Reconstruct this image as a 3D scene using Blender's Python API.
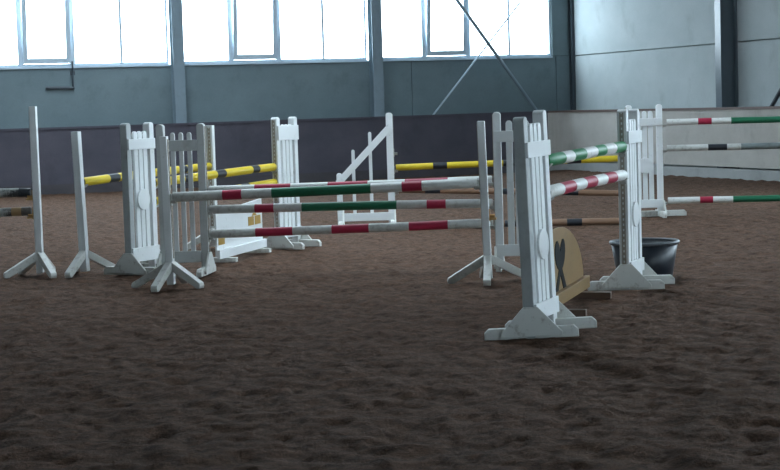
import bpy, math, random
import numpy as np
from mathutils import Matrix, Vector

for o in list(bpy.data.objects):
    bpy.data.objects.remove(o)
S = bpy.context.scene
COL = S.collection
R = math.radians

# ------------------------------------------------------------------ camera
FPX = 1700.0
CAMZ = 1.8
cam_d = bpy.data.cameras.new('camera')
cam_d.sensor_width = 36.0
cam_d.lens = 36.0 * FPX / 780.0
cam_d.clip_end = 500
cam = bpy.data.objects.new('camera', cam_d)
COL.objects.link(cam)
CAM = (Matrix.Translation((0, 0, CAMZ)) @ Matrix.Rotation(R(90 - 4.34), 4, 'X')
       @ Matrix.Rotation(R(-1.78), 4, 'Z'))
cam.matrix_world = CAM
S.camera = cam

# ------------------------------------------------------------------ world (overcast sky) and exposure
world = bpy.data.worlds.new('overcast_sky')
S.world = world
world.use_nodes = True
bg = world.node_tree.nodes['Background']
bg.inputs[0].default_value = (0.76, 0.91, 1.02, 1)
bg.inputs[1].default_value = 10.0
vs = S.view_settings
vs.view_transform = 'Standard'
vs.look = 'None'
vs.gamma = 1.0
vs.use_curve_mapping = False
vs.exposure = 0.55

# hall axes: u runs along the window wall, v runs away from the camera along the side wall
HA = math.atan2(0.35, 0.937)
UX, UY = math.cos(HA), math.sin(HA)
def H(u, v, z=0.0):
    return Vector((UX * u - UY * v, UY * u + UX * v, z))
HM = Matrix.Rotation(HA, 4, 'Z')          # hall frame -> world
U_R, V_B = 20.04, 39.73                   # side wall (right) and window wall (back)
U_L, V_F = -6.0, -14.0
SILL, WTOP, EAVE = 2.94, 4.95, 5.9
KICK = 1.5
RIDGE_U, RIDGE_Z = 7.0, 8.0

def portal(name, size_u, size_v, mat):
    d = bpy.data.lights.new(name, 'AREA')
    d.shape = 'RECTANGLE'
    d.size, d.size_y = size_u, size_v
    d.cycles.is_portal = True
    o = bpy.data.objects.new(name, d)
    COL.objects.link(o)
    o.matrix_world = mat
    return o
SKY_U0, SKY_U1, SKY_V0, SKY_V1 = 6.0, 8.0, 16.0, 37.0
BAND_V0 = -8.0
BAND_V1 = 27.0
BAND_Z0, BAND_Z1 = 2.94, 4.95

# ------------------------------------------------------------------ projection helpers (measuring only)
CI = CAM.inverted()
def proj(p):
    c = CI @ Vector(p)
    return 390 + FPX * c.x / -c.z, 235 - FPX * c.y / -c.z
def ray(px, py):
    d = CAM.to_3x3() @ Vector(((px - 390) / FPX, -(py - 235) / FPX, -1))
    return d.normalized()
def ground(px, py, z=0.0):
    d = ray(px, py)
    t = (z - CAMZ) / d.z
    return Vector((d.x * t, d.y * t, z))
def hall_v(px, py, v):
    """point of the plane v = const seen at a pixel, in hall coordinates (u, z)"""
    d = HM.inverted().to_3x3() @ ray(px, py)
    t = v / d.y
    return d.x * t, CAMZ + d.z * t
def hall_u(px, py, u):
    d = HM.inverted().to_3x3() @ ray(px, py)
    t = u / d.x
    return d.y * t, CAMZ + d.z * t

# ------------------------------------------------------------------ materials
MATS = {}
def new_mat(name):
    m = bpy.data.materials.new(name)
    m.use_nodes = True
    nt = m.node_tree
    b = nt.nodes['Principled BSDF']
    MATS[name] = m
    return m, nt, b
def ramp(nt, fac, stops):
    r = nt.nodes.new('ShaderNodeValToRGB')
    el = r.color_ramp.elements
    while len(el) < len(stops):
        el.new(0.5)
    for e, (p, c) in zip(el, stops):
        e.position = p
        e.color = (*c, 1)
    nt.links.new(fac, r.inputs[0])
    return r.outputs[0]
def noise(nt, scale, detail=4, rough=0.6, coord='Object', vec_scale=None):
    tc = nt.nodes.new('ShaderNodeTexCoord')
    n = nt.nodes.new('ShaderNodeTexNoise')
    n.inputs['Scale'].default_value = scale
    n.inputs['Detail'].default_value = detail
    n.inputs['Roughness'].default_value = rough
    src = tc.outputs[coord]
    if vec_scale:
        mp = nt.nodes.new('ShaderNodeMapping')
        mp.inputs['Scale'].default_value = vec_scale
        nt.links.new(src, mp.inputs[0])
        src = mp.outputs[0]
    nt.links.new(src, n.inputs['Vector'])
    return n.outputs['Fac']
def mix(nt, fac, a, b):
    m = nt.nodes.new('ShaderNodeMix')
    m.data_type = 'RGBA'
    nt.links.new(fac, m.inputs[0])
    for sock, v in ((m.inputs[6], a), (m.inputs[7], b)):
        if isinstance(v, tuple):
            sock.default_value = (*v, 1)
        else:
            nt.links.new(v, sock)
    return m.outputs[2]
def bump(nt, b, h, strength, dist):
    n = nt.nodes.new('ShaderNodeBump')
    n.inputs['Strength'].default_value = strength
    n.inputs['Distance'].default_value = dist
    nt.links.new(h, n.inputs['Height'])
    nt.links.new(n.outputs[0], b.inputs['Normal'])
def painted(name, col, dirt, rough=0.5, amount=(0.52, 0.78), scale=9, stretch=None, spec=0.4):
    """paint with scuffs: patches where dirt colour shows through"""
    m, nt, b = new_mat(name)
    f = noise(nt, scale, 6, 0.7, vec_scale=stretch)
    fac = ramp(nt, f, [(amount[0], (0, 0, 0)), (amount[1], (1, 1, 1))])
    f2 = noise(nt, 2.2, 3, 0.5)
    tone = ramp(nt, f2, [(0.3, tuple(c * 0.88 for c in col)), (0.7, col)])
    c = mix(nt, fac, tone, dirt)
    nt.links.new(c, b.inputs['Base Color'])
    b.inputs['Roughness'].default_value = rough
    b.inputs['Specular IOR Level'].default_value = spec
    bump(nt, b, f, 0.15, 0.003)
    return m

WHITE = painted('white_paint', (0.86, 0.88, 0.88), (0.42, 0.41, 0.38), amount=(0.60, 0.85))
WHITE_FOOT = painted('muddy_white_paint', (0.72, 0.72, 0.68), (0.26, 0.21, 0.17), amount=(0.54, 0.80), scale=14)
WHITE_WORN = painted('scuffed_white_paint', (0.62, 0.62, 0.59), (0.28, 0.26, 0.23), amount=(0.50, 0.80), scale=12)
SHADE_GREY = painted('faded_grey_white_paint', (0.50, 0.53, 0.53), (0.34, 0.35, 0.34), amount=(0.50, 0.8), scale=6)  # weathered white, with the shade of camera-facing outer posts painted in
SHADED_WING = painted('faded_wing_paint', (0.64, 0.66, 0.65), (0.42, 0.42, 0.40), amount=(0.52, 0.8), scale=6)  # shade on this wing's front is put into its grey
MOTTLED = painted('mottled_bare_pole', (0.42, 0.42, 0.40), (0.05, 0.05, 0.05), amount=(0.46, 0.58), scale=7)
WHITE_BAR = painted('white_pole_paint', (0.78, 0.78, 0.75), (0.38, 0.36, 0.32), amount=(0.56, 0.78), scale=16)
RED = painted('red_pole_paint', (0.43, 0.022, 0.062), (0.24, 0.03, 0.05), amount=(0.58, 0.85), scale=14)
GREEN = painted('green_pole_paint', (0.015, 0.155, 0.075), (0.03, 0.10, 0.06), amount=(0.58, 0.85), scale=14)
GREEN_L = painted('bright_green_pole_paint', (0.03, 0.22, 0.085), (0.05, 0.15, 0.08), amount=(0.58, 0.85), scale=14)
YELLOW = painted('yellow_pole_paint', (0.68, 0.50, 0.02), (0.45, 0.32, 0.05), amount=(0.58, 0.85), scale=14)
BLACK = painted('black_pole_paint', (0.018, 0.022, 0.030), (0.06, 0.06, 0.06), amount=(0.6, 0.85), scale=14)
GREYPOLE = painted('grey_pole_paint', (0.20, 0.23, 0.23), (0.12, 0.13, 0.12), scale=12)
BROWN = painted('brown_bare_pole', (0.27, 0.155, 0.095), (0.14, 0.08, 0.055), scale=12, stretch=(0.4, 4, 4))
TAN = painted('tan_bare_wood', (0.42, 0.27, 0.13), (0.22, 0.14, 0.08), scale=12)
STUMP = painted('weathered_pole_end', (0.09, 0.08, 0.07), (0.2, 0.18, 0.15), scale=20)
GOLD = painted('gold_ochre_paint', (0.50, 0.30, 0.06), (0.36, 0.22, 0.07), scale=12)
CUPMETAL = painted('galvanised_cup', (0.50, 0.50, 0.47), (0.22, 0.20, 0.17), rough=0.4, scale=20)
CUPGOLD = painted('ochre_cup', (0.50, 0.30, 0.11), (0.3, 0.18, 0.08), rough=0.5, scale=20)
STRIP = painted('rusty_hole_strip', (0.44, 0.40, 0.34), (0.24, 0.19, 0.14), rough=0.6, scale=12)
WOOD = painted('ochre_filler_wood', (0.29, 0.175, 0.066), (0.20, 0.12, 0.055), scale=4, stretch=(1, 1, 5))
DARKWOOD = painted('dark_foot_wood', (0.14, 0.085, 0.06), (0.08, 0.055, 0.04), scale=8)
EMBLEM = painted('slate_emblem_paint', (0.012, 0.015, 0.018), (0.03, 0.03, 0.03), scale=18, spec=0.1)
STEEL = painted('blue_grey_steel', (0.20, 0.26, 0.30), (0.16, 0.20, 0.23), rough=0.42, scale=3)
GLOSSTEEL = painted('glossy_dark_steel', (0.10, 0.135, 0.16), (0.08, 0.10, 0.12), rough=0.28, scale=3, spec=0.8)
DARKSTEEL = painted('dark_steel', (0.06, 0.075, 0.09), (0.045, 0.055, 0.06), rough=0.4, scale=6)
FRAME = painted('window_frame_grey', (0.52, 0.62, 0.70), (0.42, 0.50, 0.57), rough=0.4, scale=4)  # paled towards blue to imitate bloom from the bright panes
BUCKET = painted('black_tub_plastic', (0.016, 0.021, 0.031), (0.035, 0.035, 0.035), rough=0.38, scale=8)
BUCKETRIM = painted('worn_tub_rim', (0.12, 0.135, 0.15), (0.06, 0.065, 0.07), rough=0.4, scale=14)
CAPWOOD = painted('brown_cap_rail', (0.17, 0.115, 0.10), (0.10, 0.07, 0.06), scale=5)
ROOFM = painted('roof_sheet', (0.28, 0.30, 0.31), (0.22, 0.23, 0.23), scale=1)

def wall_mat(name, c0, c1, stain, scale=0.7, rough=0.8):
    m, nt, b = new_mat(name)
    f = noise(nt, scale, 6, 0.6, vec_scale=(1.0, 1.0, 1.4))
    base = ramp(nt, f, [(0.3, c0), (0.7, c1)])
    s = noise(nt, 1.6, 5, 0.65, vec_scale=(1.0, 1.0, 0.7))
    sf = ramp(nt, s, [(0.56, (0, 0, 0)), (0.80, (0.75, 0.75, 0.75))])
    g = noise(nt, 55, 3, 0.7)
    col = mix(nt, sf, base, stain)
    gm = ramp(nt, g, [(0.3, tuple(0.90 for _ in range(3))), (0.7, (1, 1, 1))])
    mm = nt.nodes.new('ShaderNodeMix'); mm.data_type = 'RGBA'; mm.blend_type = 'MULTIPLY'
    mm.inputs[0].default_value = 1
    nt.links.new(col, mm.inputs[6]); nt.links.new(gm, mm.inputs[7])
    nt.links.new(mm.outputs[2], b.inputs['Base Color'])
    b.inputs['Roughness'].default_value = rough
    b.inputs['Specular IOR Level'].default_value = 0.25
    bump(nt, b, g, 0.2, 0.004)
    return m
WALLM = wall_mat('grey_green_wall_panel', (0.155, 0.205, 0.225), (0.20, 0.255, 0.275), (0.125, 0.165, 0.18))  # backlit darkness and bluish window bloom are put into the panel colour
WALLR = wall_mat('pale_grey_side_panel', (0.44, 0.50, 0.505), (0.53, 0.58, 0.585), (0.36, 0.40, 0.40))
KICKB = wall_mat('dark_brown_kickboard', (0.080, 0.076, 0.096), (0.108, 0.099, 0.122), (0.062, 0.056, 0.070), 1.2)  # dark board colour with a bluish haze lift mixed in
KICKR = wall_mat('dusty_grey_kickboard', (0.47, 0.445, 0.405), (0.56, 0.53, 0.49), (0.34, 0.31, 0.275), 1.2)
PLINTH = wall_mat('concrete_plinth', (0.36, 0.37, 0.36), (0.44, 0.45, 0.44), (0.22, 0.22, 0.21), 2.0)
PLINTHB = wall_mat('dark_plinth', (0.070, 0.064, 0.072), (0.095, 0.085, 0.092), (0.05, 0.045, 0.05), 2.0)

# glass: thin, mostly clear
GLASS, nt, b = new_mat('window_glass')
nt.nodes.remove(b)
tr = nt.nodes.new('ShaderNodeBsdfTransparent'); tr.inputs[0].default_value = (0.95, 0.97, 0.98, 1)
gl = nt.nodes.new('ShaderNodeBsdfGlossy'); gl.inputs['Roughness'].default_value = 0.05
mx = nt.nodes.new('ShaderNodeMixShader'); mx.inputs[0].default_value = 0.06
nt.links.new(tr.outputs[0], mx.inputs[1]); nt.links.new(gl.outputs[0], mx.inputs[2])
nt.links.new(mx.outputs[0], nt.nodes['Material Output'].inputs[0])

# sand
SAND, nt, b = new_mat('arena_sand')
f1 = noise(nt, 0.35, 4, 0.55)
f2 = noise(nt, 8.0, 8, 0.8)
f3 = noise(nt, 70.0, 4, 0.75)
big = ramp(nt, f1, [(0.3, (0.106, 0.058, 0.036)), (0.7, (0.150, 0.085, 0.055))])
mid = ramp(nt, f2, [(0.38, (0.036, 0.020, 0.013)), (0.58, (0.188, 0.108, 0.072))])
mm = nt.nodes.new('ShaderNodeMix'); mm.data_type = 'RGBA'; mm.inputs[0].default_value = 0.65
nt.links.new(big, mm.inputs[6]); nt.links.new(mid, mm.inputs[7])
g3 = ramp(nt, f3, [(0.3, (0.62, 0.62, 0.62)), (0.7, (1.2, 1.2, 1.2))])
m2 = nt.nodes.new('ShaderNodeMix'); m2.data_type = 'RGBA'; m2.blend_type = 'MULTIPLY'; m2.inputs[0].default_value = 1
nt.links.new(mm.outputs[2], m2.inputs[6]); nt.links.new(g3, m2.inputs[7])
nt.links.new(m2.outputs[2], b.inputs['Base Color'])
b.inputs['Roughness'].default_value = 0.95
b.inputs['Specular IOR Level'].default_value = 0.15
ad = nt.nodes.new('ShaderNodeMath'); ad.operation = 'MULTIPLY_ADD'; ad.inputs[1].default_value = 0.25
nt.links.new(f3, ad.inputs[0]); nt.links.new(f2, ad.inputs[2])
bump(nt, b, ad.outputs[0], 1.0, 0.045)

# ------------------------------------------------------------------ mesh helpers
class MB:
    def __init__(self):
        self.v, self.f, self.m = [], [], []
    def add(self, verts, faces, mi=0):
        n = len(self.v)
        self.v += [tuple(p) for p in verts]
        self.f += [tuple(i + n for i in q) for q in faces]
        self.m += [mi] * len(faces)
        return self
    def box(self, x0, x1, y0, y1, z0, z1, mi=0):
        v = [(x, y, z) for z in (z0, z1) for y in (y0, y1) for x in (x0, x1)]
        return self.add(v, [(0, 2, 3, 1), (4, 5, 7, 6), (0, 1, 5, 4), (2, 6, 7, 3), (0, 4, 6, 2), (1, 3, 7, 5)], mi)
    def prism(self, prof, axis, a0, a1, mi=0):
        """closed 2-D outline extruded along axis ('x': outline in (y,z), 'y': in (x,z), 'z': in (x,y))"""
        n = len(prof)
        def p3(p, a):
            return {'x': (a, p[0], p[1]), 'y': (p[0], a, p[1]), 'z': (p[0], p[1], a)}[axis]
        v = [p3(p, a0) for p in prof] + [p3(p, a1) for p in prof]
        f = [tuple(range(n))[::-1], tuple(range(n, 2 * n))]
        f += [(i, (i + 1) % n, n + (i + 1) % n, n + i) for i in range(n)]
        return self.add(v, f, mi)
    def tube(self, p0, p1, r, seg=8, mi=0):
        p0, p1 = Vector(p0), Vector(p1)
        d = (p1 - p0).normalized()
        a = d.orthogonal().normalized()
        c = d.cross(a)
        v = []
        for p in (p0, p1):
            for k in range(seg):
                t = 2 * math.pi * k / seg
                v.append(p + a * (r * math.cos(t)) + c * (r * math.sin(t)))
        f = [(k, (k + 1) % seg, seg + (k + 1) % seg, seg + k) for k in range(seg)]
        f += [tuple(range(seg))[::-1], tuple(range(seg, 2 * seg))]
        return self.add(v, f, mi)
    def beam(self, p0, p1, w, t, up=(0, 0, 1), mi=0):
        """board from p0 to p1, t thick sideways and w deep in the up direction"""
        p0, p1 = Vector(p0), Vector(p1)
        d = (p1 - p0).normalized()
        s = d.cross(Vector(up)).normalized()
        n = s.cross(d)
        v = []
        for p in (p0, p1):
            for a, b_ in ((-1, -1), (1, -1), (1, 1), (-1, 1)):
                v.append(p + s * (a * t / 2) + n * (b_ * w / 2))
        return self.add(v, [(0, 1, 2, 3)[::-1], (4, 5, 6, 7), (0, 1, 5, 4), (1, 2, 6, 5), (2, 3, 7, 6), (3, 0, 4, 7)], mi)
    def mesh(self, name, mats):
        me = bpy.data.meshes.new(name)
        me.from_pydata(self.v, [], self.f)
        for m in (mats if isinstance(mats, (list, tuple)) else [mats]):
            me.materials.append(m)
        for p, i in zip(me.polygons, self.m):
            p.material_index = i
        me.update()
        import bmesh
        bm = bmesh.new(); bm.from_mesh(me)
        bmesh.ops.recalc_face_normals(bm, faces=bm.faces)
        bm.to_mesh(me); bm.free()
        return me
    def build(self, name, mats, parent=None, bevel=0.0, smooth=False, mat=None):
        o = bpy.data.objects.new(name, self.mesh(name, mats))
        COL.objects.link(o)
        o.parent = parent
        if mat is not None:
            o.matrix_world = mat
        if bevel:
            md = o.modifiers.new('bevel', 'BEVEL')
            md.width = bevel; md.segments = 2; md.limit_method = 'ANGLE'
        if smooth:
            for p in o.data.polygons:
                p.use_smooth = True
        return o
def link_mesh(name, me, parent, loc=(0, 0, 0), rot=(0, 0, 0), bevel=0.0):
    o = bpy.data.objects.new(name, me)
    COL.objects.link(o)
    o.parent = parent
    o.location = loc; o.rotation_euler = rot
    if bevel:
        md = o.modifiers.new('bevel', 'BEVEL'); md.width = bevel; md.segments = 2; md.limit_method = 'ANGLE'
    return o
def empty(name, mat=None):
    o = bpy.data.objects.new(name, None)
    o.empty_display_size = 0.2
    COL.objects.link(o)
    if mat is not None:
        o.matrix_world = mat
    return o
def tag(o, label, cat, group=None):
    o['label'] = label; o['category'] = cat
    if group:
        o['group'] = group
    return o
def struct(o, label=None, cat=None):
    o['kind'] = 'structure'
    if label:
        o['label'] = label
        o['category'] = cat
    return o

# ------------------------------------------------------------------ floor: churned sand
rng = np.random.default_rng(7)
def field(n0, n1, lam0, lam1, cell):
    """band-passed random field, wavelengths lam0..lam1 metres on a grid of cell metres"""
    w = rng.standard_normal((n0, n1))
    F = np.fft.rfft2(w)
    k = np.hypot(np.fft.fftfreq(n0, cell)[:, None], np.fft.rfftfreq(n1, cell)[None, :])
    g = np.exp(-(k * lam0 * 0.5) ** 2) * (1 - np.exp(-(k * lam1) ** 2))
    z = np.fft.irfft2(F * g, s=(n0, n1))
    return z / z.std()
CELL = 0.04
NU, NV = 760, 1400
hf = np.zeros((NU, NV))
fine = field(NU, NV, 0.12, 0.32, CELL)
coarse = field(NU, NV, 0.6, 2.5, CELL)
pits = field(NU, NV, 0.17, 0.6, CELL)
hf = 0.0048 * fine + 0.009 * coarse - 0.022 * np.clip(pits - 1.25, 0, 1.6) + 0.006 * np.clip(-pits - 1.0, 0, 1.5)
F_U0, F_V0 = -9.0, -15.0
def ground_h(u, v):
    i = np.clip((np.asarray(u) - F_U0) / CELL, 0, NU - 1.001)
    j = np.clip((np.asarray(v) - F_V0) / CELL, 0, NV - 1.001)
    i0 = i.astype(int); j0 = j.astype(int); a = i - i0; c = j - j0
    z = (hf[i0, j0] * (1 - a) * (1 - c) + hf[i0 + 1, j0] * a * (1 - c) + hf[i0, j0 + 1] * (1 - a) * c + hf[i0 + 1, j0 + 1] * a * c)
    return z
def bank(u, v):
    d1 = np.clip(1 - (U_R - 0.4 - u) / 1.3, 0, 1)
    d2 = np.clip(1 - (V_B - 0.4 - v) / 1.3, 0, 1)
    return 0.05 * d1 ** 1.5 + 0.03 * d2 ** 1.5
us = np.concatenate([np.arange(U_L, -1.0, 0.5), np.arange(-1.0, 9.0, 0.035), np.arange(9.0, U_R, 0.07), [U_R]])
vl = [V_F]
while vl[-1] < 5.0:
    vl.append(vl[-1] + 0.5)
while vl[-1] < V_B - 0.05:
    vl.append(vl[-1] + max(0.026, 0.030 * vl[-1] / 8))
vl[-1] = V_B
vv = np.array(vl)
Ug, Vg = np.meshgrid(us, vv, indexing='ij')
Zg = ground_h(Ug, Vg) + bank(Ug, Vg) - 0.012
nu, nv = Ug.shape
verts = np.stack([Ug, Vg, Zg], -1).reshape(-1, 3)
idx = np.arange(nu * nv).reshape(nu, nv)
quads = np.stack([idx[:-1, :-1], idx[1:, :-1], idx[1:, 1:], idx[:-1, 1:]], -1).reshape(-1, 4)
me = bpy.data.meshes.new('floor')
me.vertices.add(len(verts)); me.vertices.foreach_set('co', verts.ravel())
me.loops.add(quads.size); me.loops.foreach_set('vertex_index', quads.ravel())
me.polygons.add(len(quads))
me.polygons.foreach_set('loop_start', np.arange(0, quads.size, 4))
me.polygons.foreach_set('loop_total', np.full(len(quads), 4))
me.update(calc_edges=True)
me.polygons.foreach_set('use_smooth', np.ones(len(quads), bool))
me.materials.append(SAND)
floor = bpy.data.objects.new('floor', me)
COL.objects.link(floor)
floor.matrix_world = HM
struct(floor, 'dark brown churned sand of the riding arena', 'floor')

# ------------------------------------------------------------------ walls
def hall_empty(name):
    return empty(name, HM)
def hbox(name, mat, parent, u0, u1, v0, v1, z0, z1, bevel=0.0):
    """box in hall coordinates; origin at its own centre so that the texture differs from piece to piece"""
    c = ((u0 + u1) / 2, (v0 + v1) / 2, z0)
    o = MB().box(u0 - c[0], u1 - c[0], v0 - c[1], v1 - c[1], 0, z1 - z0).build(name, mat, parent, bevel)
    if parent is None:
        o.matrix_world = HM @ Matrix.Translation(c)
    else:
        o.location = c
    return o
BAY = 5.0
col_c = hall_v(376.5, 80, V_B - 0.15)[0]        # the column between the two full bays
cols = [col_c - 4 * BAY, col_c - 3 * BAY, col_c - 2 * BAY, col_c - BAY, col_c, col_c + BAY]
WEND = hall_v(551.8, 50, V_B)[0]

wb = struct(hall_empty('wall_back'), 'grey panel wall below and around the arena windows', 'wall')
edges = [U_L] + [c for c in cols if U_L < c < U_R] + [U_R]
for a, b_ in zip(edges[:-1], edges[1:]):
    cuts = [a, b_]
    if abs(a - col_c) < .01:
        s = hall_v(412, 90, V_B)[0] - col_c
        cuts = [a, a + s, b_]
    for p, q in zip(cuts[:-1], cuts[1:]):
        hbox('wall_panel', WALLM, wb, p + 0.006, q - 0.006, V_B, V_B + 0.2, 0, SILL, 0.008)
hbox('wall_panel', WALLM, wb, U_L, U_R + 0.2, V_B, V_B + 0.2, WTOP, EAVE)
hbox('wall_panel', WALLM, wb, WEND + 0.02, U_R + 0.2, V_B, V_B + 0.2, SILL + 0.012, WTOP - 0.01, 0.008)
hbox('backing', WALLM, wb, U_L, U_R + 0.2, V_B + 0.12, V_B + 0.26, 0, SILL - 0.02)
hbox('backing', WALLM, wb, WEND + 0.06, U_R + 0.2, V_B + 0.12, V_B + 0.26, SILL - 0.1, WTOP + 0.1)
# gable above the eaves
MB().prism([(U_L - .2, EAVE - .03), (U_R + 0.2, EAVE - .03), (U_R + 0.2, EAVE + .02), (RIDGE_U, RIDGE_Z + .02), (U_L - .2, EAVE + .02)], 'y', V_B, V_B + 0.2).build('gable_panel', WALLM, wb)

wr = struct(hall_empty('wall_right'), 'pale grey side wall of large panels with one long seam', 'wall')
col_rv = hall_u(735, 60, U_R)[0]
rv = [V_B + 0.2, col_rv, BAND_V1]
for a, b_ in zip(rv[:-1], rv[1:]):
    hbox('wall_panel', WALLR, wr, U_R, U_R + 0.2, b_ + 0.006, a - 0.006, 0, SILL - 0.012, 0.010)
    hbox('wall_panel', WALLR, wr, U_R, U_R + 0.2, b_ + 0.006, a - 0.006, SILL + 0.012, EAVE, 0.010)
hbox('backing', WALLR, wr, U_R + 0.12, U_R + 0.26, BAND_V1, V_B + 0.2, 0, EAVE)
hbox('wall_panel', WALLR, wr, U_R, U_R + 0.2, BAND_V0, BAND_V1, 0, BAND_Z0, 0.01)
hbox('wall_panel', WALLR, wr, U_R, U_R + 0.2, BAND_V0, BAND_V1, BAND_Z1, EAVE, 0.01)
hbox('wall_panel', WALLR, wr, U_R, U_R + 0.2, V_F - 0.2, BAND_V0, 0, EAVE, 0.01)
wl = struct(hbox('wall_left', WALLR, None, U_L - 0.2, U_L, V_F - 0.2, V_B + 0.2, 0, EAVE), 'plain panel wall along the spectators side', 'wall')
FW0, FW1 = 6.5, 18.0                      # window row in the near gable wall
wf = struct(hall_empty('wall_front'), 'plain gable wall at the near end', 'wall')
hbox('wall_panel', WALLR, wf, U_L - 0.2, U_R + 0.2, V_F - 0.2, V_F, 0, SILL)
MB().prism([(U_L - 0.2, WTOP), (U_R + 0.2, WTOP), (U_R + 0.2, EAVE), (RIDGE_U, RIDGE_Z), (U_L - 0.2, EAVE)], 'y', V_F - 0.2, V_F).build('gable_panel', WALLR, wf)
hbox('wall_panel', WALLR, wf, U_L - 0.2, FW0, V_F - 0.2, V_F, SILL, WTOP)
hbox('wall_panel', WALLR, wf, FW1, U_R + 0.2, V_F - 0.2, V_F, SILL, WTOP)
nw = struct(hall_empty('window_7'), 'window row in the near gable wall', 'window')
for k in range(5):
    a, b_ = FW0 + (FW1 - FW0) * k / 5, FW0 + (FW1 - FW0) * (k + 1) / 5
    hbox('pane', GLASS, nw, a + .03, b_ - .03, V_F - .1, V_F - .095, SILL, WTOP)
    hbox('mullion', FRAME, nw, a - .03, a + .03, V_F - .14, V_F - .06, SILL, WTOP)
portal('near_window_portal', FW1 - FW0, WTOP - SILL,
       HM @ Matrix.Translation(((FW0 + FW1) / 2, V_F - 0.25, (SILL + WTOP) / 2)) @ Matrix.Rotation(R(90), 4, 'X'))

# ceiling: two roof slopes with an opening for the roof light
def roof_z(u):
    if u > RIDGE_U:
        return RIDGE_Z + (EAVE - RIDGE_Z) * (u - RIDGE_U) / (U_R + 0.2 - RIDGE_U)
    return RIDGE_Z + (EAVE - RIDGE_Z) * (RIDGE_U - u) / (RIDGE_U - U_L + 0.2)
rb = MB()
def roof_piece(u0, u1, v0, v1):
    z0, z1 = roof_z(u0), roof_z(u1)
    rb.add([(u0, v0, z0), (u1, v0, z1), (u1, v1, z1), (u0, v1, z0), (u0, v0, z0 + .12), (u1, v0, z1 + .12), (u1, v1, z1 + .12), (u0, v1, z0 + .12)],
           [(0, 1, 2, 3), (4, 5, 6, 7), (0, 1, 5, 4), (1, 2, 6, 5), (2, 3, 7, 6), (3, 0, 4, 7)])
ul = U_L - 0.2; ur = U_R + 0.2
for (a, b_) in ((ul, SKY_U0), (SKY_U1, ur)):
    roof_piece(a, b_, V_F - 0.2, V_B + 0.2)
for (a, b_) in ((SKY_U0, RIDGE_U), (RIDGE_U, SKY_U1)):
    roof_piece(a, b_, V_F - 0.2, SKY_V0)
    roof_piece(a, b_, SKY_V1, V_B + 0.2)
ceiling = struct(rb.build('ceiling', ROOFM, None, mat=HM), 'pitched sheet roof over the arena', 'ceiling')
# roof light panes (clear sheets along the ridge)
rl = struct(hall_empty('window_5'), 'clear roof light along the ridge', 'window')
n = 14
for k in range(n):
    v0 = SKY_V0 + (SKY_V1 - SKY_V0) * k / n; v1 = SKY_V0 + (SKY_V1 - SKY_V0) * (k + 1) / n
    for (a, b_) in ((SKY_U0, RIDGE_U), (RIDGE_U, SKY_U1)):
        MB().add([(a, v0, roof_z(a) + .06), (b_, v0, roof_z(b_) + .06), (b_, v1, roof_z(b_) + .06), (a, v1, roof_z(a) + .06)], [(0, 1, 2, 3)]).build('pane', GLASS, rl)
    MB().beam((SKY_U0, v0, roof_z(SKY_U0) + .03), (RIDGE_U, v0, RIDGE_Z + .03), .1, .06).beam((SKY_U1, v0, roof_z(SKY_U1) + .03), (RIDGE_U, v0, RIDGE_Z + .03), .1, .06).build('glazing_bar', FRAME, rl)
portal('roof_light_portal', SKY_U1 - SKY_U0, SKY_V1 - SKY_V0,
       HM @ Matrix.Translation(((SKY_U0 + SKY_U1) / 2, (SKY_V0 + SKY_V1) / 2, RIDGE_Z + 0.2)))

# light band high in the side wall
lb = struct(hall_empty('window_4'), 'long window row in the near part of the side wall', 'window')
n = 9
for k in range(n):
    v0 = BAND_V0 + (BAND_V1 - BAND_V0) * k / n; v1 = BAND_V0 + (BAND_V1 - BAND_V0) * (k + 1) / n
    hbox('pane', GLASS, lb, U_R + 0.10, U_R + 0.105, v0 + 0.03, v1 - 0.03, BAND_Z0, BAND_Z1)
    hbox('mullion', FRAME, lb, U_R + 0.05, U_R + 0.15, v0 - 0.03, v0 + 0.03, BAND_Z0, BAND_Z1)
portal('side_band_portal', BAND_V1 - BAND_V0, BAND_Z1 - BAND_Z0,
       HM @ Matrix.Translation((U_R + 0.25, (BAND_V1 + BAND_V0) / 2, (BAND_Z0 + BAND_Z1) / 2)) @ Matrix.Rotation(R(90), 4, 'Z') @ Matrix.Rotation(R(-90), 4, 'X'))

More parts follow.
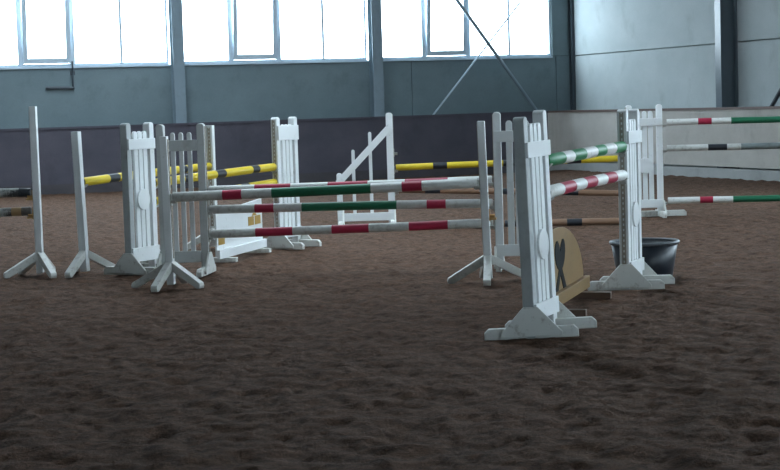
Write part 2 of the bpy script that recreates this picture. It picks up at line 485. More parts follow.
# ------------------------------------------------------------------ windows of the back wall
half = 0.16
off = lambda px: hall_v(px, 40, V_B)[0] - col_c + BAY      # offsets inside a bay, measured from its left column
o_c0, o_c1, o_m = off(231), off(278.5), off(323.8)
def window(n_, left, right, end=None):
    w = struct(hall_empty('window_%d' % n_), 'row of tall bright panes with one tilting casement', 'window')
    a, b_ = left + half, (end if end is not None else right - half)
    v0, v1 = V_B + 0.04, V_B + 0.12
    fr = MB()
    fr.box(a, b_, v0, v1, SILL, SILL + 0.07).box(a, b_, v0, v1, WTOP - 0.07, WTOP)
    fr.box(a, a + 0.05, v0, v1, SILL + .07, WTOP - .07).box(b_ - 0.05, b_, v0, v1, SILL + .07, WTOP - .07)
    fr.build('window_frame', FRAME, w)
    hbox('window_sill', FRAME, w, a, b_, V_B - 0.05, V_B + 0.05, SILL - 0.035, SILL + 0.002)
    c0, c1, m = left + o_c0, left + o_c1, left + o_m
    for x in (c0, c1):
        hbox('jamb', FRAME, w, x - 0.06, x + 0.06, v0 - 0.02, v1, SILL + 0.07, WTOP - 0.07)
    hbox('mullion', FRAME, w, m - 0.028, m + 0.028, v0, v1, SILL + 0.07, WTOP - 0.07)
    for p, q in ((a + .05, c0 - .045), (c1 + .045, m - .028), (m + .028, b_ - .05)):
        hbox('pane', GLASS, w, p, q, V_B + 0.078, V_B + 0.083, SILL + 0.07, WTOP - 0.07)
    # casement leaning into the hall from its bottom hinge
    sw, sh = c1 - c0 - 0.10, WTOP - SILL - 0.16
    s = MB()
    s.box(-sw / 2, sw / 2, -.025, .025, 0, 0.12).box(-sw / 2, sw / 2, -.025, .025, sh - .08, sh)
    s.box(-sw / 2, -sw / 2 + .10, -.025, .025, .12, sh - .08).box(sw / 2 - .10, sw / 2, -.025, .025, .12, sh - .08)
    so = s.build('casement', FRAME, w)
    so.location = ((c0 + c1) / 2, V_B + 0.01, SILL + 0.08)
    so.rotation_euler = (R(5), 0, 0)
    g = MB().box(-sw / 2 + .08, sw / 2 - .08, -.003, .003, .11, sh - .07).build('casement_pane', GLASS, so)
    return w
window(1, cols[2], cols[3])
window(2, cols[3], cols[4])
window(3, cols[4], cols[5], end=WEND)
window(6, cols[1], cols[2])
w0, w1 = cols[1] , WEND
portal('window_wall_portal', w1 - w0, WTOP - SILL,
       HM @ Matrix.Translation(((w0 + w1) / 2, V_B + 0.25, (SILL + WTOP) / 2)) @ Matrix.Rotation(R(-90), 4, 'X'))
hbox('wall_panel', WALLM, wb, U_L - .2, cols[1], V_B, V_B + 0.22, SILL - .03, WTOP + .02)

# steel columns standing in front of the panels
def column_mesh(h, depth=0.30, width=0.27):
    m = MB()
    t = 0.022
    m.box(-width / 2, width / 2, -depth, -depth + t, 0, h)
    m.box(-width / 2, width / 2, -t, 0, 0, h)
    m.box(-0.012, 0.012, -depth + t, -t, 0, h)
    return m
k = 0
for c in cols[1:5]:
    k += 1
    o = column_mesh(EAVE).build('trim_%d' % k, STEEL, None, 0.004)
    o.matrix_world = HM @ Matrix.Translation((c, V_B - 0.002, 0))
    struct(o, 'blue grey steel column between two windows', 'column')
k += 1
o = column_mesh(EAVE, 0.14, 0.10).build('trim_%d' % k, DARKSTEEL, None, 0.004)
o.matrix_world = HM @ Matrix.Translation((U_R - 0.052, V_B - 0.002, 0))
struct(o, 'dark steel column in the corner of the hall', 'column')
for vc in (col_rv, BAND_V1 + .1, BAND_V1 - 11.1, BAND_V1 - 22.1):
    k += 1
    o = column_mesh(EAVE, 0.42, 0.24).build('trim_%d' % k, GLOSSTEEL, None, 0.004)
    o.matrix_world = HM @ Matrix.Translation((U_R - 0.002, vc, 0)) @ Matrix.Rotation(R(-90), 4, 'Z')
    struct(o, 'dark steel column in front of the pale side wall', 'column')

# kickboards: boards with a cap rail, standing inside the columns, on a low plinth; rounded corner
KO = 0.50
def kick_profile(pts, lo, hi, mat, name, parent, t=0.05, lean=0.0):
    m = MB()
    n_ = len(pts)
    for i, (p, nrm) in enumerate(pts):
        for (d, z) in ((0, lo), (t, lo), (t, hi), (0, hi)):
            m.v.append((p[0] - nrm[0] * d, p[1] - nrm[1] * d, z))
    for i in range(n_ - 1):
        a, b_ = 4 * i, 4 * (i + 1)
        for j in range(4):
            m.f.append((a + j, a + (j + 1) % 4, b_ + (j + 1) % 4, b_ + j)); m.m.append(0)
    m.f.append((0, 1, 2, 3)); m.m.append(0)
    e = 4 * (n_ - 1)
    m.f.append((e, e + 1, e + 2, e + 3)); m.m.append(0)
    return m.build(name, mat, parent)
RC = 0.5
uc, vc = U_R - KO - RC, V_B - KO - RC
back_pts = [((U_L, V_B - KO), (0, -1))]
x = U_L
while x < uc - 0.1:
    back_pts.append(((x, V_B - KO), (0, -1))); x += 2.0
back_pts = back_pts[1:] + [((uc, V_B - KO), (0, -1))]
arc = []
for i in range(1, 9):
    t = R(90 - 90 * i / 8)
    arc.append(((uc + RC * math.cos(t), vc + RC * math.sin(t)), (-math.cos(t), -math.sin(t))))
right_pts = [((U_R - KO, vc), (-1, 0)), ((U_R - KO, 20.0), (-1, 0)), ((U_R - KO, V_F), (-1, 0))]
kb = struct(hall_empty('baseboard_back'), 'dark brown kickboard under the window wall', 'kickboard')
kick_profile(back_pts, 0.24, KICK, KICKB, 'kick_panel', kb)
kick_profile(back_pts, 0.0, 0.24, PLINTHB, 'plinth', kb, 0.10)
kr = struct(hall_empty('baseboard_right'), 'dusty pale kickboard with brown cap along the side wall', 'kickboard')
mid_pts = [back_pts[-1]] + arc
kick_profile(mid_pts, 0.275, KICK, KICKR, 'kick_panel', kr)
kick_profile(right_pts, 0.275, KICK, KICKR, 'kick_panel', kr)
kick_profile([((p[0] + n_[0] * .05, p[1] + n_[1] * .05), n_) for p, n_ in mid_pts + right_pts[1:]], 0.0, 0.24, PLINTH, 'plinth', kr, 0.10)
def shift(pts, d):
    return [((p[0] + n_[0] * d, p[1] + n_[1] * d), n_) for p, n_ in pts]
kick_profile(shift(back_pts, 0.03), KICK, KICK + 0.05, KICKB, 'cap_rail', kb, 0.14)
kick_profile(shift(mid_pts + right_pts[1:], 0.03), KICK, KICK + 0.05, CAPWOOD, 'cap_rail', kr, 0.14)

# wind-bracing rods crossing in front of the last window
def rod(p0, p1, v, r, label, mat):
    (u0, z0), (u1, z1) = hall_v(*p0, v), hall_v(*p1, v)
    du, dz = u1 - u0, z1 - z0
    def at_z(z):
        t = (z - z0) / dz
        return (u0 + du * t, v, z)
    def clampu(p):
        return p
    a, b_ = at_z(EAVE - 0.15), at_z(1.2)
    o = MB().tube((0, 0, 0), tuple(Vector(b_) - Vector(a)), r, 10).build('brace_rod', mat, None, smooth=False)
    o.matrix_world = HM @ Matrix.Translation(a)
    tag(o, label, 'rod')
    return o
rod((457, 0), (536, 110), V_B - 0.38, 0.046, 'thicker dark steel bracing rod slanting across the end window', STEEL)
rod((522, 0), (437, 110), V_B - 0.26, 0.024, 'thin bright bracing rod crossing behind the thicker one', FRAME)
(v0_, z0_), (v1_, z1_) = hall_u(773, 104, U_R - 0.3), hall_u(781, 90, U_R - 0.3)
dv, dz = v1_ - v0_, z1_ - z0_
t0, t1 = (1.3 - z0_) / dz, (4.3 - z0_) / dz
o = MB().tube((0, 0, 0), (0, dv * (t1 - t0), 3.0), 0.045, 10).build('brace_rod', DARKSTEEL)
o.matrix_world = HM @ Matrix.Translation((U_R - 0.3, v0_ + dv * t0, 1.3))
tag(o, 'dark bracing rod rising behind the side wall kickboard', 'rod')

# window crank: rod down from the casement and a bent handle
uk, zk = hall_v(73, 60, V_B - 0.06)
ua, za = hall_v(73.5, 88, V_B - 0.06)
ub, zb = hall_v(46, 88, V_B - 0.06)
cr = tag(empty('window_crank', HM @ Matrix.Translation((ua, V_B - 0.06, za))), 'dark bent crank rod hanging below the casement window', 'crank')
MB().tube((0, 0, 0), (0, 0, SILL + .12 - za), 0.022, 8).build('rod', DARKSTEEL, cr)
MB().tube((0.02, 0, 0), (ub - ua, 0, zb - za), 0.035, 8).build('handle', DARKSTEEL, cr)
MB().box(-0.05, 0.05, 0.0, 0.058, 0.3, 0.4).build('bracket', DARKSTEEL, cr)

# ------------------------------------------------------------------ jump parts
POST_H = 1.69
def post_mesh(h, sx, sy):
    """post with a shallow rounded top"""
    m = MB()
    prof = [(-sx / 2, 0.0), (sx / 2, 0.0)]
    for i in range(7):
        t = math.pi * i / 6
        prof.append((sx / 2 * math.cos(t), h - 0.03 + 0.03 * math.sin(t)))
    m.prism(prof, 'y', -sy / 2, sy / 2)
    return m
def picket_mesh(z0, z1, sx, sy):
    m = MB()
    prof = [(-sx / 2, z0), (sx / 2, z0)]
    for i in range(7):
        t = math.pi * i / 6
        prof.append((sx / 2 * math.cos(t), z1 - sx / 2 + sx / 2 * math.sin(t)))
    m.prism(prof, 'y', -sy / 2, sy / 2)
    return m
runner_prof = [(-.36, 0), (.36, 0), (.36, .055), (.325, .088), (-.325, .088), (-.36, .055)]
RUNNER = MB().prism(runner_prof, 'x', -.03, .03).mesh('runner', WHITE_FOOT)
GUSSET = MB().prism([(-.235, .02), (.235, .02), (.235, .05), (.055, .245), (-.055, .245), (-.235, .05)], 'x', -.013, .013).mesh('gusset', WHITE_FOOT)
def cup_mesh():
    """back plate and open trough; local +x points along the pole away from the post, pole axis at z = 0"""
    m = MB()
    m.box(0, .008, -.03, .03, -.085, .035)
    ri, ro, L = .056, .063, .055
    a = [R(t) for t in range(205, 336, 13)]
    n_ = len(a)
    v = []
    for x_ in (0.004, L):
        for r_ in (ri, ro):
            v += [(x_, r_ * math.cos(t), r_ * math.sin(t)) for t in a]
    f = []
    for i in range(n_ - 1):
        f += [(i, i + 1, 2 * n_ + i + 1, 2 * n_ + i), (n_ + i, 3 * n_ + i, 3 * n_ + i + 1, n_ + i + 1),
              (i, n_ + i, n_ + i + 1, i + 1), (2 * n_ + i, 2 * n_ + i + 1, 3 * n_ + i + 1, 3 * n_ + i)]
    f += [(0, 2 * n_, 3 * n_, n_), (n_ - 1, 2 * n_ - 1, 4 * n_ - 1, 3 * n_ - 1)]
    m.add(v, f)
    return m
CUP = cup_mesh().mesh('pole_cup', CUPMETAL)
CUPG = cup_mesh().box(.0, .07, -.05, .05, -.075, -.055).mesh('ochre_pole_cup', CUPGOLD)
def strip_mesh(z0, z1):
    m = MB()
    w = .040
    m.box(0, .006, -w / 2, -w / 2 + .013, z0, z1).box(0, .006, w / 2 - .013, w / 2, z0, z1)
    z = z0
    while z < z1 - .02:
        m.box(0, .006, -w / 2 + .013, w / 2 - .013, z, min(z + .028, z1)); z += .05
    return m

def root_at(name, p, ang, lean):
    M = Matrix.Translation((p[0], p[1], 0)) @ Matrix.Rotation(lean[0], 4, 'Y') @ Matrix.Rotation(-lean[1], 4, 'X') @ Matrix.Rotation(ang, 4, 'Z')
    return empty(name, M)

LASTW = []
def wing(inner, d, label, side, cups=(), disc=None, w=0.44, h_out=None, pw=.072, foot_world=False, outer_mat=None, picket_mat=None, h=POST_H, lean=(0, 0), pickets=3, strip=True, worn=False,
         mat=None, lower_z=(.14, .265), upper_z=(1.375, 1.495), extra_cups=(), picket_top=None):
    """picket wing; inner post stands at `inner`, d points from the wing towards its poles; side = rail side (+1 left of d)"""
    mat = mat or WHITE
    d = Vector((d[0], d[1])).normalized()
    c = Vector((inner[0], inner[1])) - d * (w / 2)
    r = root_at('jump_wing', c, math.atan2(d.y, d.x), lean)
    tag(r, label, 'jump wing', None)
    sx, sy = .085, .09
    for s in (-1, 1):
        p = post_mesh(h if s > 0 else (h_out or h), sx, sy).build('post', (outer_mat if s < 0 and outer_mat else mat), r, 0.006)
        p.location = (s * w / 2, 0, 0.01)
        f = link_mesh('foot', RUNNER, r, (s * w / 2, 0, 0), (0, 0, (math.pi / 2 - math.atan2(d.y, d.x) - (math.pi if d.y < 0 else 0)) * .85 if foot_world else 0), bevel=0.006)
        g = link_mesh('gusset', GUSSET, f, (s * (sx / 2 + .014) if False else s * .045, 0, 0), bevel=0.004)
    inner_gap = w - sx
    for i in range(pickets):
        x_ = -w / 2 + sx / 2 + inner_gap * (i + 1) / (pickets + 1)
        p = picket_mesh(lower_z[0] + .02, picket_top or h - .085, pw, .03).build('picket', picket_mat or mat, r, 0.004)
        p.location = (x_, 0 if worn else side * .026, 0)
    ry = side * (0.015 + 0.012)
    for nm, (a, b_) in (('lower_rail', lower_z), ('upper_rail', upper_z)):
        if worn:   # rail set between the posts
            MB().box(-w / 2 + sx / 2, w / 2 - sx / 2, ry - .011, ry + .011, a, b_).build(nm, mat, r, 0.004)
        else:
            MB().box(-w / 2 - sx / 2 + .005, w / 2 + sx / 2 - .005, side * (sy / 2 + .011) - .011, side * (sy / 2 + .011) + .011, a, b_).build(nm, mat, r, 0.004)
    if disc:
        m = MB()
        n_ = 24
        m.prism([(.115 * math.cos(2 * math.pi * i / n_), disc + .12 * math.sin(2 * math.pi * i / n_)) for i in range(n_)], 'y', side * .0415, side * .062)
        m.build('disc', mat, r, 0.004)
    if strip:
        p = strip_mesh(.18, h - .02).build('hole_strip', STRIP, r)
        p.location = (w / 2 + sx / 2, 0, 0)
    for z in list(cups):
        link_mesh('pole_cup', CUP, r, (w / 2 + sx / 2 + .006, 0, z))
    for z in extra_cups:
        link_mesh('pole_cup', CUP, r, (-w / 2 - sx / 2, 0, z), (0, 0, math.pi))
    LASTW[:] = [r]
    return r

BRACE = MB().prism([(.03, .18), (.37, 0.0), (.41, 0.0), (.42, .03), (.41, .06), (.03, .275)], 'y', -.036, .036).mesh('brace_leg', WHITE_FOOT)
LASTS = []
def stand(p, d, label, h=1.6, cups=(), gold=False, legs=(0, 90, 180, 270), lean=(0, 0), mat=None):
    """single upright on four splayed legs; d = direction towards its poles"""
    ang = math.atan2(d[1], d[0])
    r = root_at('jump_stand', p, ang, lean)
    tag(r, label, 'jump stand')
    MB().box(-.038, .038, -.045, .045, .03, h).build('post', mat or WHITE, r, 0.006)
    for k_ in legs:
        link_mesh('leg', BRACE, r, (0, 0, 0), (0, 0, R(k_) - ang), bevel=0.004)
    p_ = strip_mesh(.3, h - .03).build('hole_strip', STRIP, r)
    p_.location = (.038, 0, 0)
    for z in cups:
        link_mesh('pole_cup', CUPG if gold else CUP, r, (.044, 0, z))
    LASTS[:] = [r]
    return r

PR = 0.05
def pole(a, b, bands, label, group=None, r=PR, first=None, ends=None):
    """round pole from a to b; bands = [(pixel x where the band ends, material), ...] with the last one open"""
    a, b = Vector(a), Vector(b)
    L = (b - a).length
    ts = []
    pa, pb = proj(a)[0], proj(b)[0]
    ca, cb = -(CI @ a).z, -(CI @ b).z
    for px, m in bands[:-1]:
        s = (px - pa) / (pb - pa)                   # position in the picture -> position along the pole
        ts.append(min(max(s * ca / (cb + s * (ca - cb)), 0.0), 1.0))
    cuts = [0.0] + ts + [1.0]
    mats, mi = [], []
    for _, m in bands:
        if m not in mats:
            mats.append(m)
        mi.append(mats.index(m))
    mats.append(STUMP)
    seg = 20
    mb = MB()
    rings = [(0.0, r * .86, None), (0.008, r, None)]
    segs = []
    for i, (t0_, t1_) in enumerate(zip(cuts[:-1], cuts[1:])):
        n_ = max(1, int((t1_ - t0_) * L / 0.25))
        for q in range(n_):
            segs.append((L * (t0_ + (t1_ - t0_) * q / n_), L * (t0_ + (t1_ - t0_) * (q + 1) / n_), mi[i]))
    xs = [(0.0, r * .86, mi[0])] + [(max(s0, 0.008), r, m) for s0, s1, m in segs] + [(L - .008, r, mi[-1]), (L, r * .86, mi[-1])]
    rnd = random.Random(int(pa * 7 + pb))
    ph = rnd.random() * 6
    amp = 0.004
    for (x_, rr, m) in xs:
        wy, wz = amp * math.sin(x_ * 1.9 + ph), amp * math.sin(x_ * 1.3 + ph * 2)
        for k_ in range(seg):
            t = 2 * math.pi * k_ / seg
            mb.v.append((x_, wy + rr * math.cos(t), wz + rr * math.sin(t)))
    for i in range(len(xs) - 1):
        m = xs[i][2]
        for k_ in range(seg):
            mb.f.append((i * seg + k_, i * seg + (k_ + 1) % seg, (i + 1) * seg + (k_ + 1) % seg, (i + 1) * seg + k_)); mb.m.append(m)
    last = (len(xs) - 1) * seg
    mb.f.append(tuple(range(seg))[::-1]); mb.m.append(len(mats) - 1)
    mb.f.append(tuple(range(last, last + seg))); mb.m.append(len(mats) - 1)
    o = mb.build('jump_pole', mats, None, smooth=False)
    for p in o.data.polygons:
        if len(p.vertices) == 4:
            p.use_smooth = True
    x_ax = (b - a).normalized()
    y_ax = Vector((0, 0, 1)).cross(x_ax).normalized()
    z_ax = x_ax.cross(y_ax)
    M = Matrix((x_ax, y_ax, z_ax)).transposed().to_4x4()
    o.matrix_world = Matrix.Translation(a) @ M
    tag(o, label, 'pole', group)
    return o
def P3(p, d, off_, z):
    return Vector((p[0] + d[0] * off_, p[1] + d[1] * off_, z))
def D(a, b):
    return (Vector((b[0], b[1])) - Vector((a[0], a[1]))).normalized()
GAP = .065          # pole end clear of the post

# ---- near jump: wing, wing, two poles, arched filler, tub
W1 = (1.245, 13.30); W2 = (2.215, 15.98)
LN = -.030
d1 = D(W1, W2)
wing(W1, (.415, .91), 'tall white picket wing with disc and dirty grey outer post, beside the arched filler', -1, (1.33, 1.07), disc=.70, lean=(LN, 0), h=1.72, h_out=1.68, foot_world=True, w=.45, outer_mat=SHADE_GREY)
wing(W2, (-.375, -.927), 'white picket wing with rusty hole strip standing in front of the black tub', 1, (1.345, 1.085), disc=.70, foot_world=True, w=.44)
pole(P3(W1, d1, GAP, 1.335) + Vector((LN * 1.33, 0, 0)), P3(W2, d1, -GAP, 1.35),
     [(561, GREEN_L), (570.5, WHITE_BAR), (582.5, GREEN_L), (593.5, WHITE_BAR), (602.5, GREEN_L), (612, WHITE_BAR), (700, GREEN_L)],
     'green and white banded pole on top of the jump with the arched filler')
pole(P3(W1, d1, GAP, 1.08) + Vector((LN * 1.07, 0, 0)), P3(W2, d1, -GAP, 1.09),
     [(560, WHITE_BAR), (572, RED), (582.5, WHITE_BAR), (593, RED), (603, WHITE_BAR), (612.5, RED), (700, WHITE_BAR)],
     'red and white banded pole below the green and white one')

# ---- red, white and green oxer in the middle
P4 = (-2.275, 17.5); P5 = (0.985, 17.1)
W6 = (-2.05, 18.8); W7 = (1.19, 18.4)
d4 = D(P4, P5); d6 = D(W6, W7)
stand(P4, d4, 'faded white upright on splayed legs in front of the grey picket wing', 1.56, (.93,), legs=(172, 252, 325, 75), lean=(-.012, 0))
stand(P5, -d4, 'slim white upright with an ochre cup, on splayed legs near the tall white wing', 1.62, (.998,), legs=(184, 264, 15, 95), lean=(-.024, 0))
sc_ = link_mesh('spare_cup', CUPG, bpy.data.objects[LASTS[0].name], (-.038, 0, .70), (0, 0, math.pi))
sc_['label'] = 'ochre spare cup'
wing(W6, d6, 'faded grey picket wing with open gaps and no disc, behind a splayed-leg upright', -1, (.93, .72, .44), mat=SHADED_WING, worn=True, w=.46, pw=.05, h=1.665, picket_mat=WHITE)
wing(W7, -d6, 'white picket wing half hidden behind the tall near wing', 1, (.965, .71, .50))
pole(P3(P4, d4, GAP, .93) + Vector((-.011, 0, 0)), P3(P5, d4, -GAP, 1.0) + Vector((-.024, 0, 0)),
     [(223, WHITE_WORN), (242, RED), (272, WHITE_WORN), (371, GREEN), (402, WHITE_BAR), (422, RED), (700, WHITE_BAR)],
     'white pole with red bands and long green middle, front top rail of the oxer', r=.051)
pole(P3(W6, d6, GAP, .72), P3(W7, d6, -GAP, .715),
     [(255, WHITE_WORN), (274, RED), (302, WHITE_WORN), (397, GREEN), (427, WHITE_WORN), (446, RED), (700, WHITE_WORN)],
     'white pole with red bands and long green middle, second rail of the oxer', r=.048)
pole(P3(W6, d6, GAP, .44), P3(W7, d6, -GAP, .505),
     [(256, WHITE_WORN), (293, RED), (332, WHITE_WORN), (369, RED), (409, WHITE_WORN), (448, RED), (700, WHITE_WORN)],
     'white pole with three red bands, lowest rail of the oxer', r=.048)
pole(P3(W6, d6, GAP, .93), P3(W7, d6, -GAP, .965),
     [(255, WHITE_BAR), (291, RED), (328, WHITE_BAR), (368, RED), (405, WHITE_BAR), (448, RED), (700, WHITE_BAR)],
     'white pole with red bands just behind the top rail of the oxer', r=.048)

# ---- yellow and black oxer on the left
P2 = (-3.485, 19.3); P3s = (-2.31, 22.3)
W5 = (-2.715, 19.4); W4 = (-1.43, 21.9)
d2 = D(P2, P3s); d5 = D(W5, W4)
stand(P2, d2, 'white upright on splayed legs holding the end of a yellow and black pole', 1.62, (1.04,), legs=(45, 118, 252), lean=(-.022, 0))
stand(P3s, -d2, 'slim white upright behind the grey picket wing, at the end of a yellow pole', 1.62, (1.09,), legs=(20, 110, 200, 290))
wing(W5, d5, 'white picket wing with round disc and grey outer post, next to the yellow pole', -1, (1.0, .785), disc=.835, outer_mat=SHADE_GREY, lower_z=(.14, .30), upper_z=(1.40, 1.52))
wing(W4, -d5, 'white picket wing with brown hole strip at the end of two yellow poles', 1, (1.06, .86), upper_z=(1.40, 1.59))
pole(P3(P2, d2, GAP, 1.045) + Vector((-.023, 0, 0)), P3(P3s, d2, -GAP, 1.09),
     [(107, YELLOW), (117, BLACK), (178, YELLOW), (185, BLACK), (700, YELLOW)],
     'yellow pole with black bands between the two splayed-leg uprights')
pole(P3(W5, d5, GAP, 1.005), P3(W4, d5, -GAP, 1.065),
     [(182, YELLOW), (187.5, BLACK), (214.5, YELLOW), (223.5, BLACK), (250.5, YELLOW), (257.5, BLACK), (700, YELLOW)],
     'upper yellow pole with black bands running to the wing with the brown strip')
pole(P3(W5, d5, GAP, .79), P3(W4, d5, -GAP, .865),
     [(190, YELLOW), (200, BLACK), (240, YELLOW), (248, BLACK), (700, YELLOW)],
     'lower yellow pole half hidden behind the red and white poles')

# ---- far jump with the slanted wing, and the poles running on to the right
W8 = (0.04, 25.7); W3i = (3.66, 25.75)
d8 = D(W8, W3i)
wing(W3i, -d8, 'white picket wing with round disc holding poles towards the side wall', 1, (.9, .36), disc=.78, w=.46, lean=(0, 0), extra_cups=(1.42, 1.03, .24))
W3o = P3(W3i, d8, .46, 0)
link_mesh('cross_foot', RUNNER, bpy.data.objects[LASTW[0].name], (-.27, -.05, 0), (0, 0, math.pi / 2), bevel=.006)

def slant_wing(inner, d, label):
    r = root_at('slanted_wing', Vector((inner[0], inner[1])) - Vector((d[0], d[1])) * .40, math.atan2(d[1], d[0]), (0, 0))
    tag(r, label, 'jump wing')
    p = post_mesh(POST_H, .10, .09).build('post', WHITE, r, .006); p.location = (.40, 0, 0.01)
    p = post_mesh(.80, .085, .09).build('short_post', WHITE, r, .006); p.location = (-.38, 0, 0.01)
    MB().beam((-.40, -.056, .66), (.42, -.056, 1.50), .10, .022, up=(0, 0, 1)).build('slanted_rail', WHITE, r, .004)
    MB().box(-.42, .44, -.068, -.046, .08, .20).build('lower_rail', WHITE, r, .004)
    for x_, zt in ((-.16, 1.16), (.10, 1.42)):
        p = picket_mesh(.10, zt, .05, .022).build('picket', WHITE, r, .004); p.location = (x_, -.03, 0)
    for x_ in (.40, -.38):
        f = link_mesh('foot', RUNNER, r, (x_, 0, 0), bevel=.006)
        link_mesh('gusset', GUSSET, f, (.045, 0, 0), bevel=.004)
    s = strip_mesh(.18, POST_H - .02).build('hole_strip', STRIP, r); s.location = (.45, 0, 0)
    for z in (1.12, .86, .53):
        link_mesh('pole_cup', CUP, r, (.456, 0, z))
    return r
slant_wing(W8, d8, 'white open wing with a slanted rail and short post, far behind the oxer')
pole(P3(W8, d8, .08, .865), P3(W3i, d8, -GAP, .905),
     [(433, YELLOW), (447, BLACK), (503, YELLOW), (516, BLACK), (567, YELLOW), (581, BLACK), (900, YELLOW)],
     'yellow pole with black bands reaching from the slanted wing', r=.048)
pole(P3(W8, d8, .08, .535), P3(W3i, d8, -GAP, .365),
     [(425, BROWN), (440, BLACK), (500, BROWN), (513, BLACK), (558, BROWN), (578, BLACK), (900, BROWN)],
     'bare brown pole with black bands hung below the far yellow pole', r=.046)
gp0, gp1 = ground(400, 226.5, .05), ground(632, 220.5, .05)
pole(gp0, gp1, [(440, BROWN), (455, BLACK), (505, BROWN), (516, BLACK), (567, BROWN), (582, BLACK), (900, BROWN)],
     'bare brown pole with black bands lying on the sand', r=.05)

# three poles running from the far wing to the right, and the wing that carries their other ends
e = Vector((1.0, -.13)).normalized()
RW = P3(W3o, e, 3.62, 0)
for z, bands, lab in (
        (1.42, [(698, WHITE_BAR), (711.5, RED), (731, WHITE_BAR), (2000, GREEN)], 'topmost pole by the side wall, white and red with long green stretch'),
        (1.03, [(708, WHITE_WORN), (727, BLACK), (741, WHITE_WORN), (2000, GREYPOLE)], 'white pole with black band and grey stretch, middle one by the side wall'),
        (.24, [(700, WHITE_BAR), (713, RED), (733, WHITE_BAR), (2000, GREEN)], 'lowest pole by the side wall, white and red with long green stretch')):
    pole(P3(W3o, e, .11, z), P3(RW, e, -GAP, z), bands, lab, r=.048)
wing(RW, -e, 'white picket wing carrying the far ends of the green and grey poles', 1, (1.42, 1.03, .24), disc=.78)

# ---- upright and poles at the left edge
P1 = (-3.985, 19.25)
stand(P1, (-1, 0.02), 'tall white upright on splayed legs with ochre cups and weathered poles', 1.92, (.94, .73), gold=True, legs=(206, 302, 82, 135))
L1 = (-7.2, 19.2)
stand(L1, (1, 0.02), 'white upright carrying the other ends of the weathered poles', 1.9, (1.02, .70), gold=True, legs=(20, 110, 200, 290))
pole((L1[0] + GAP, 19.2, 1.02), (P1[0] - .07, 19.25, .945), [(-200, WHITE_WORN), (-120, BLACK), (-40, WHITE_WORN), (19, MOTTLED), (700, BLACK)],
     'weathered white pole with a black end, upper one at the tall upright')
pole((L1[0] + GAP, 19.2, .70), (P1[0] - .07, 19.25, .735), [(-200, WHITE_WORN), (-120, BLACK), (-40, BROWN), (12, MOTTLED), (22, TAN), (700, STUMP)],
     'weathered white and tan pole, lower one at the tall upright')

# ---- arched wooden filler between the near wings
fc, fe = Vector((1.43, 14.57)), Vector((1.775, 15.72))
fd = (fe - fc).normalized(); hl = (fe - fc).length; hn = .70      # far half and cut-off near half
fr = empty('arched_filler', Matrix.Translation((fc.x, fc.y, 0)) @ Matrix.Rotation(math.atan2(fd.y, fd.x), 4, 'Z'))
tag(fr, 'ochre wooden filler board with arched top and dark crossed emblem', 'jump filler')
prof = [(-hn, .10), (hl, .10)]
for i in range(0, 31):
    t = math.pi * i / 30
    x_ = hl * math.cos(t)
    if x_ > -hn:
        prof.append((x_, .15 + .56 * math.sin(t)))
prof.append((-hn, .15 + .56 * math.sqrt(1 - (hn / hl) ** 2)))
MB().prism(prof, 'y', -.011, .011).build('arched_board', WOOD, fr, .003)
MB().box(-hn - .02, hl + .06, -.06, -.012, .06, .17).build('base_board', WOOD, fr, .005)
for x_ in (-hn * .6, hl * .72):
    MB().box(x_ - .04, x_ + .04, -.32, .12 if x_ > 0 else .04, 0, .06).build('foot', DARKWOOD, fr, .005)
# emblem: two crossed paddles, painted as thin plates
def paddle(s):
    pts = []
    for (t, w_) in ((-.33, .030), (-.31, .05), (-.08, .042), (.02, .05), (.08, .085), (.17, .105), (.25, .085), (.285, .045), (.295, .0)):
        pts.append((w_, t))
    prof_ = pts + [(-w_, t) for w_, t in pts[::-1][1:]]
    a_ = s * R(43)
    return [(x_ * math.cos(a_) + z_ * math.sin(a_), -x_ * math.sin(a_) + z_ * math.cos(a_)) for x_, z_ in prof_]
em = empty('emblem'); em.parent = fr; em.location = (.08, 0, .36)
MB().prism(paddle(1), 'y', -.0150, -.0105).build('paddle', EMBLEM, em)
MB().prism(paddle(-1), 'y', -.0165, -.0105).build('paddle', EMBLEM, em)

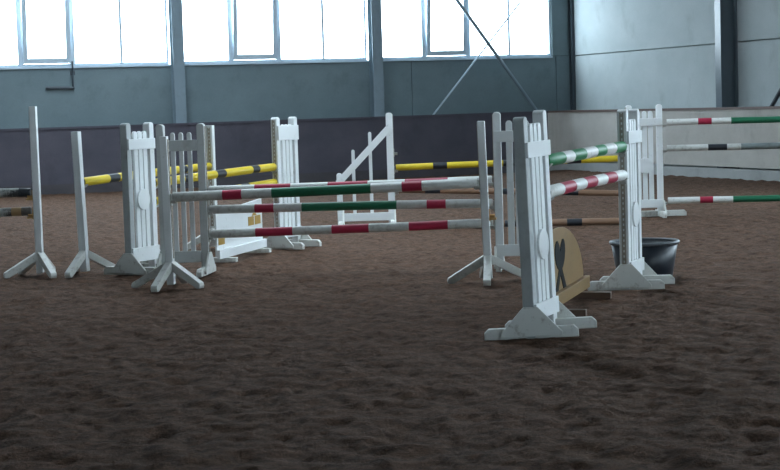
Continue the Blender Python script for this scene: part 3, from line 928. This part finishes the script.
# ---- white box-marked filler under the yellow poles
qa, qb = Vector((-2.06, 20.05)), Vector((-1.635, 21.65))
qd = (qb - qa).normalized(); qL = (qb - qa).length
qr = empty('white_filler', Matrix.Translation((*((qa + qb) / 2), 0)) @ Matrix.Rotation(math.atan2(qd.y, qd.x), 4, 'Z'))
tag(qr, 'white filler board with gold square emblems under the yellow poles', 'jump filler')
hq = qL / 2
MB().prism([(-hq, .08), (hq, .08), (hq, .68), (-hq, .60)], 'y', -.012, .012).build('board', WHITE, qr, .003)
MB().box(-hq - .02, hq + .03, -.055, -.013, .055, .16).build('base_board', WHITE, qr, .004)
for x_ in (-hq * .72, hq * .78):
    MB().box(x_ - .04, x_ + .04, -.17, .17, 0, .055).build('foot', WHITE_FOOT, qr, .004)
def box_emblem(x_, z_):
    e_ = empty('gold_emblem'); e_.parent = qr; e_.location = (x_, -.0135, z_)
    for s in ((-1, 1) if x_ > 0 else (1,)):
        MB().box(s * .125 - .105, s * .125 + .105, -.003, .001, -.055, .055).build('square', GOLD, e_)
    if x_ > 0:
        MB().prism([(-.09, .06), (.09, .06), (.03, .10), (.03, .12), (-.03, .12), (-.03, .10)], 'y', -.003, .001).build('bow', GOLD, e_)
box_emblem(.52, .42)
box_emblem(-.80, .27)

# ---- black tub behind the near jump
tb = Vector((2.545, 16.98))
tr_ = empty('feed_tub', Matrix.Translation((tb.x, tb.y, 0)))
tag(tr_, 'large round black plastic tub on the sand behind the white wing', 'tub')
prof = [(.0, .0), (.26, .0), (.275, .015), (.335, .36), (.325, .362), (.262, .03), (.0, .025)]
def lathe(prof, seg=40):
    m = MB()
    for (r_, z_) in prof:
        for k_ in range(seg):
            t = 2 * math.pi * k_ / seg
            m.v.append((r_ * math.cos(t), r_ * math.sin(t), z_))
    for i in range(len(prof) - 1):
        for k_ in range(seg):
            m.f.append((i * seg + k_, i * seg + (k_ + 1) % seg, (i + 1) * seg + (k_ + 1) % seg, (i + 1) * seg + k_)); m.m.append(0)
    return m
lathe([(.02, .0), (.262, .0), (.275, .015), (.332, .36), (.322, .362), (.262, .03), (.02, .025)]).build('body', BUCKET, tr_, smooth=True)
lathe([(.325, .345), (.346, .345), (.352, .362), (.346, .378), (.325, .378), (.318, .36), (.325, .345)]).build('rim', BUCKETRIM, tr_, smooth=True)
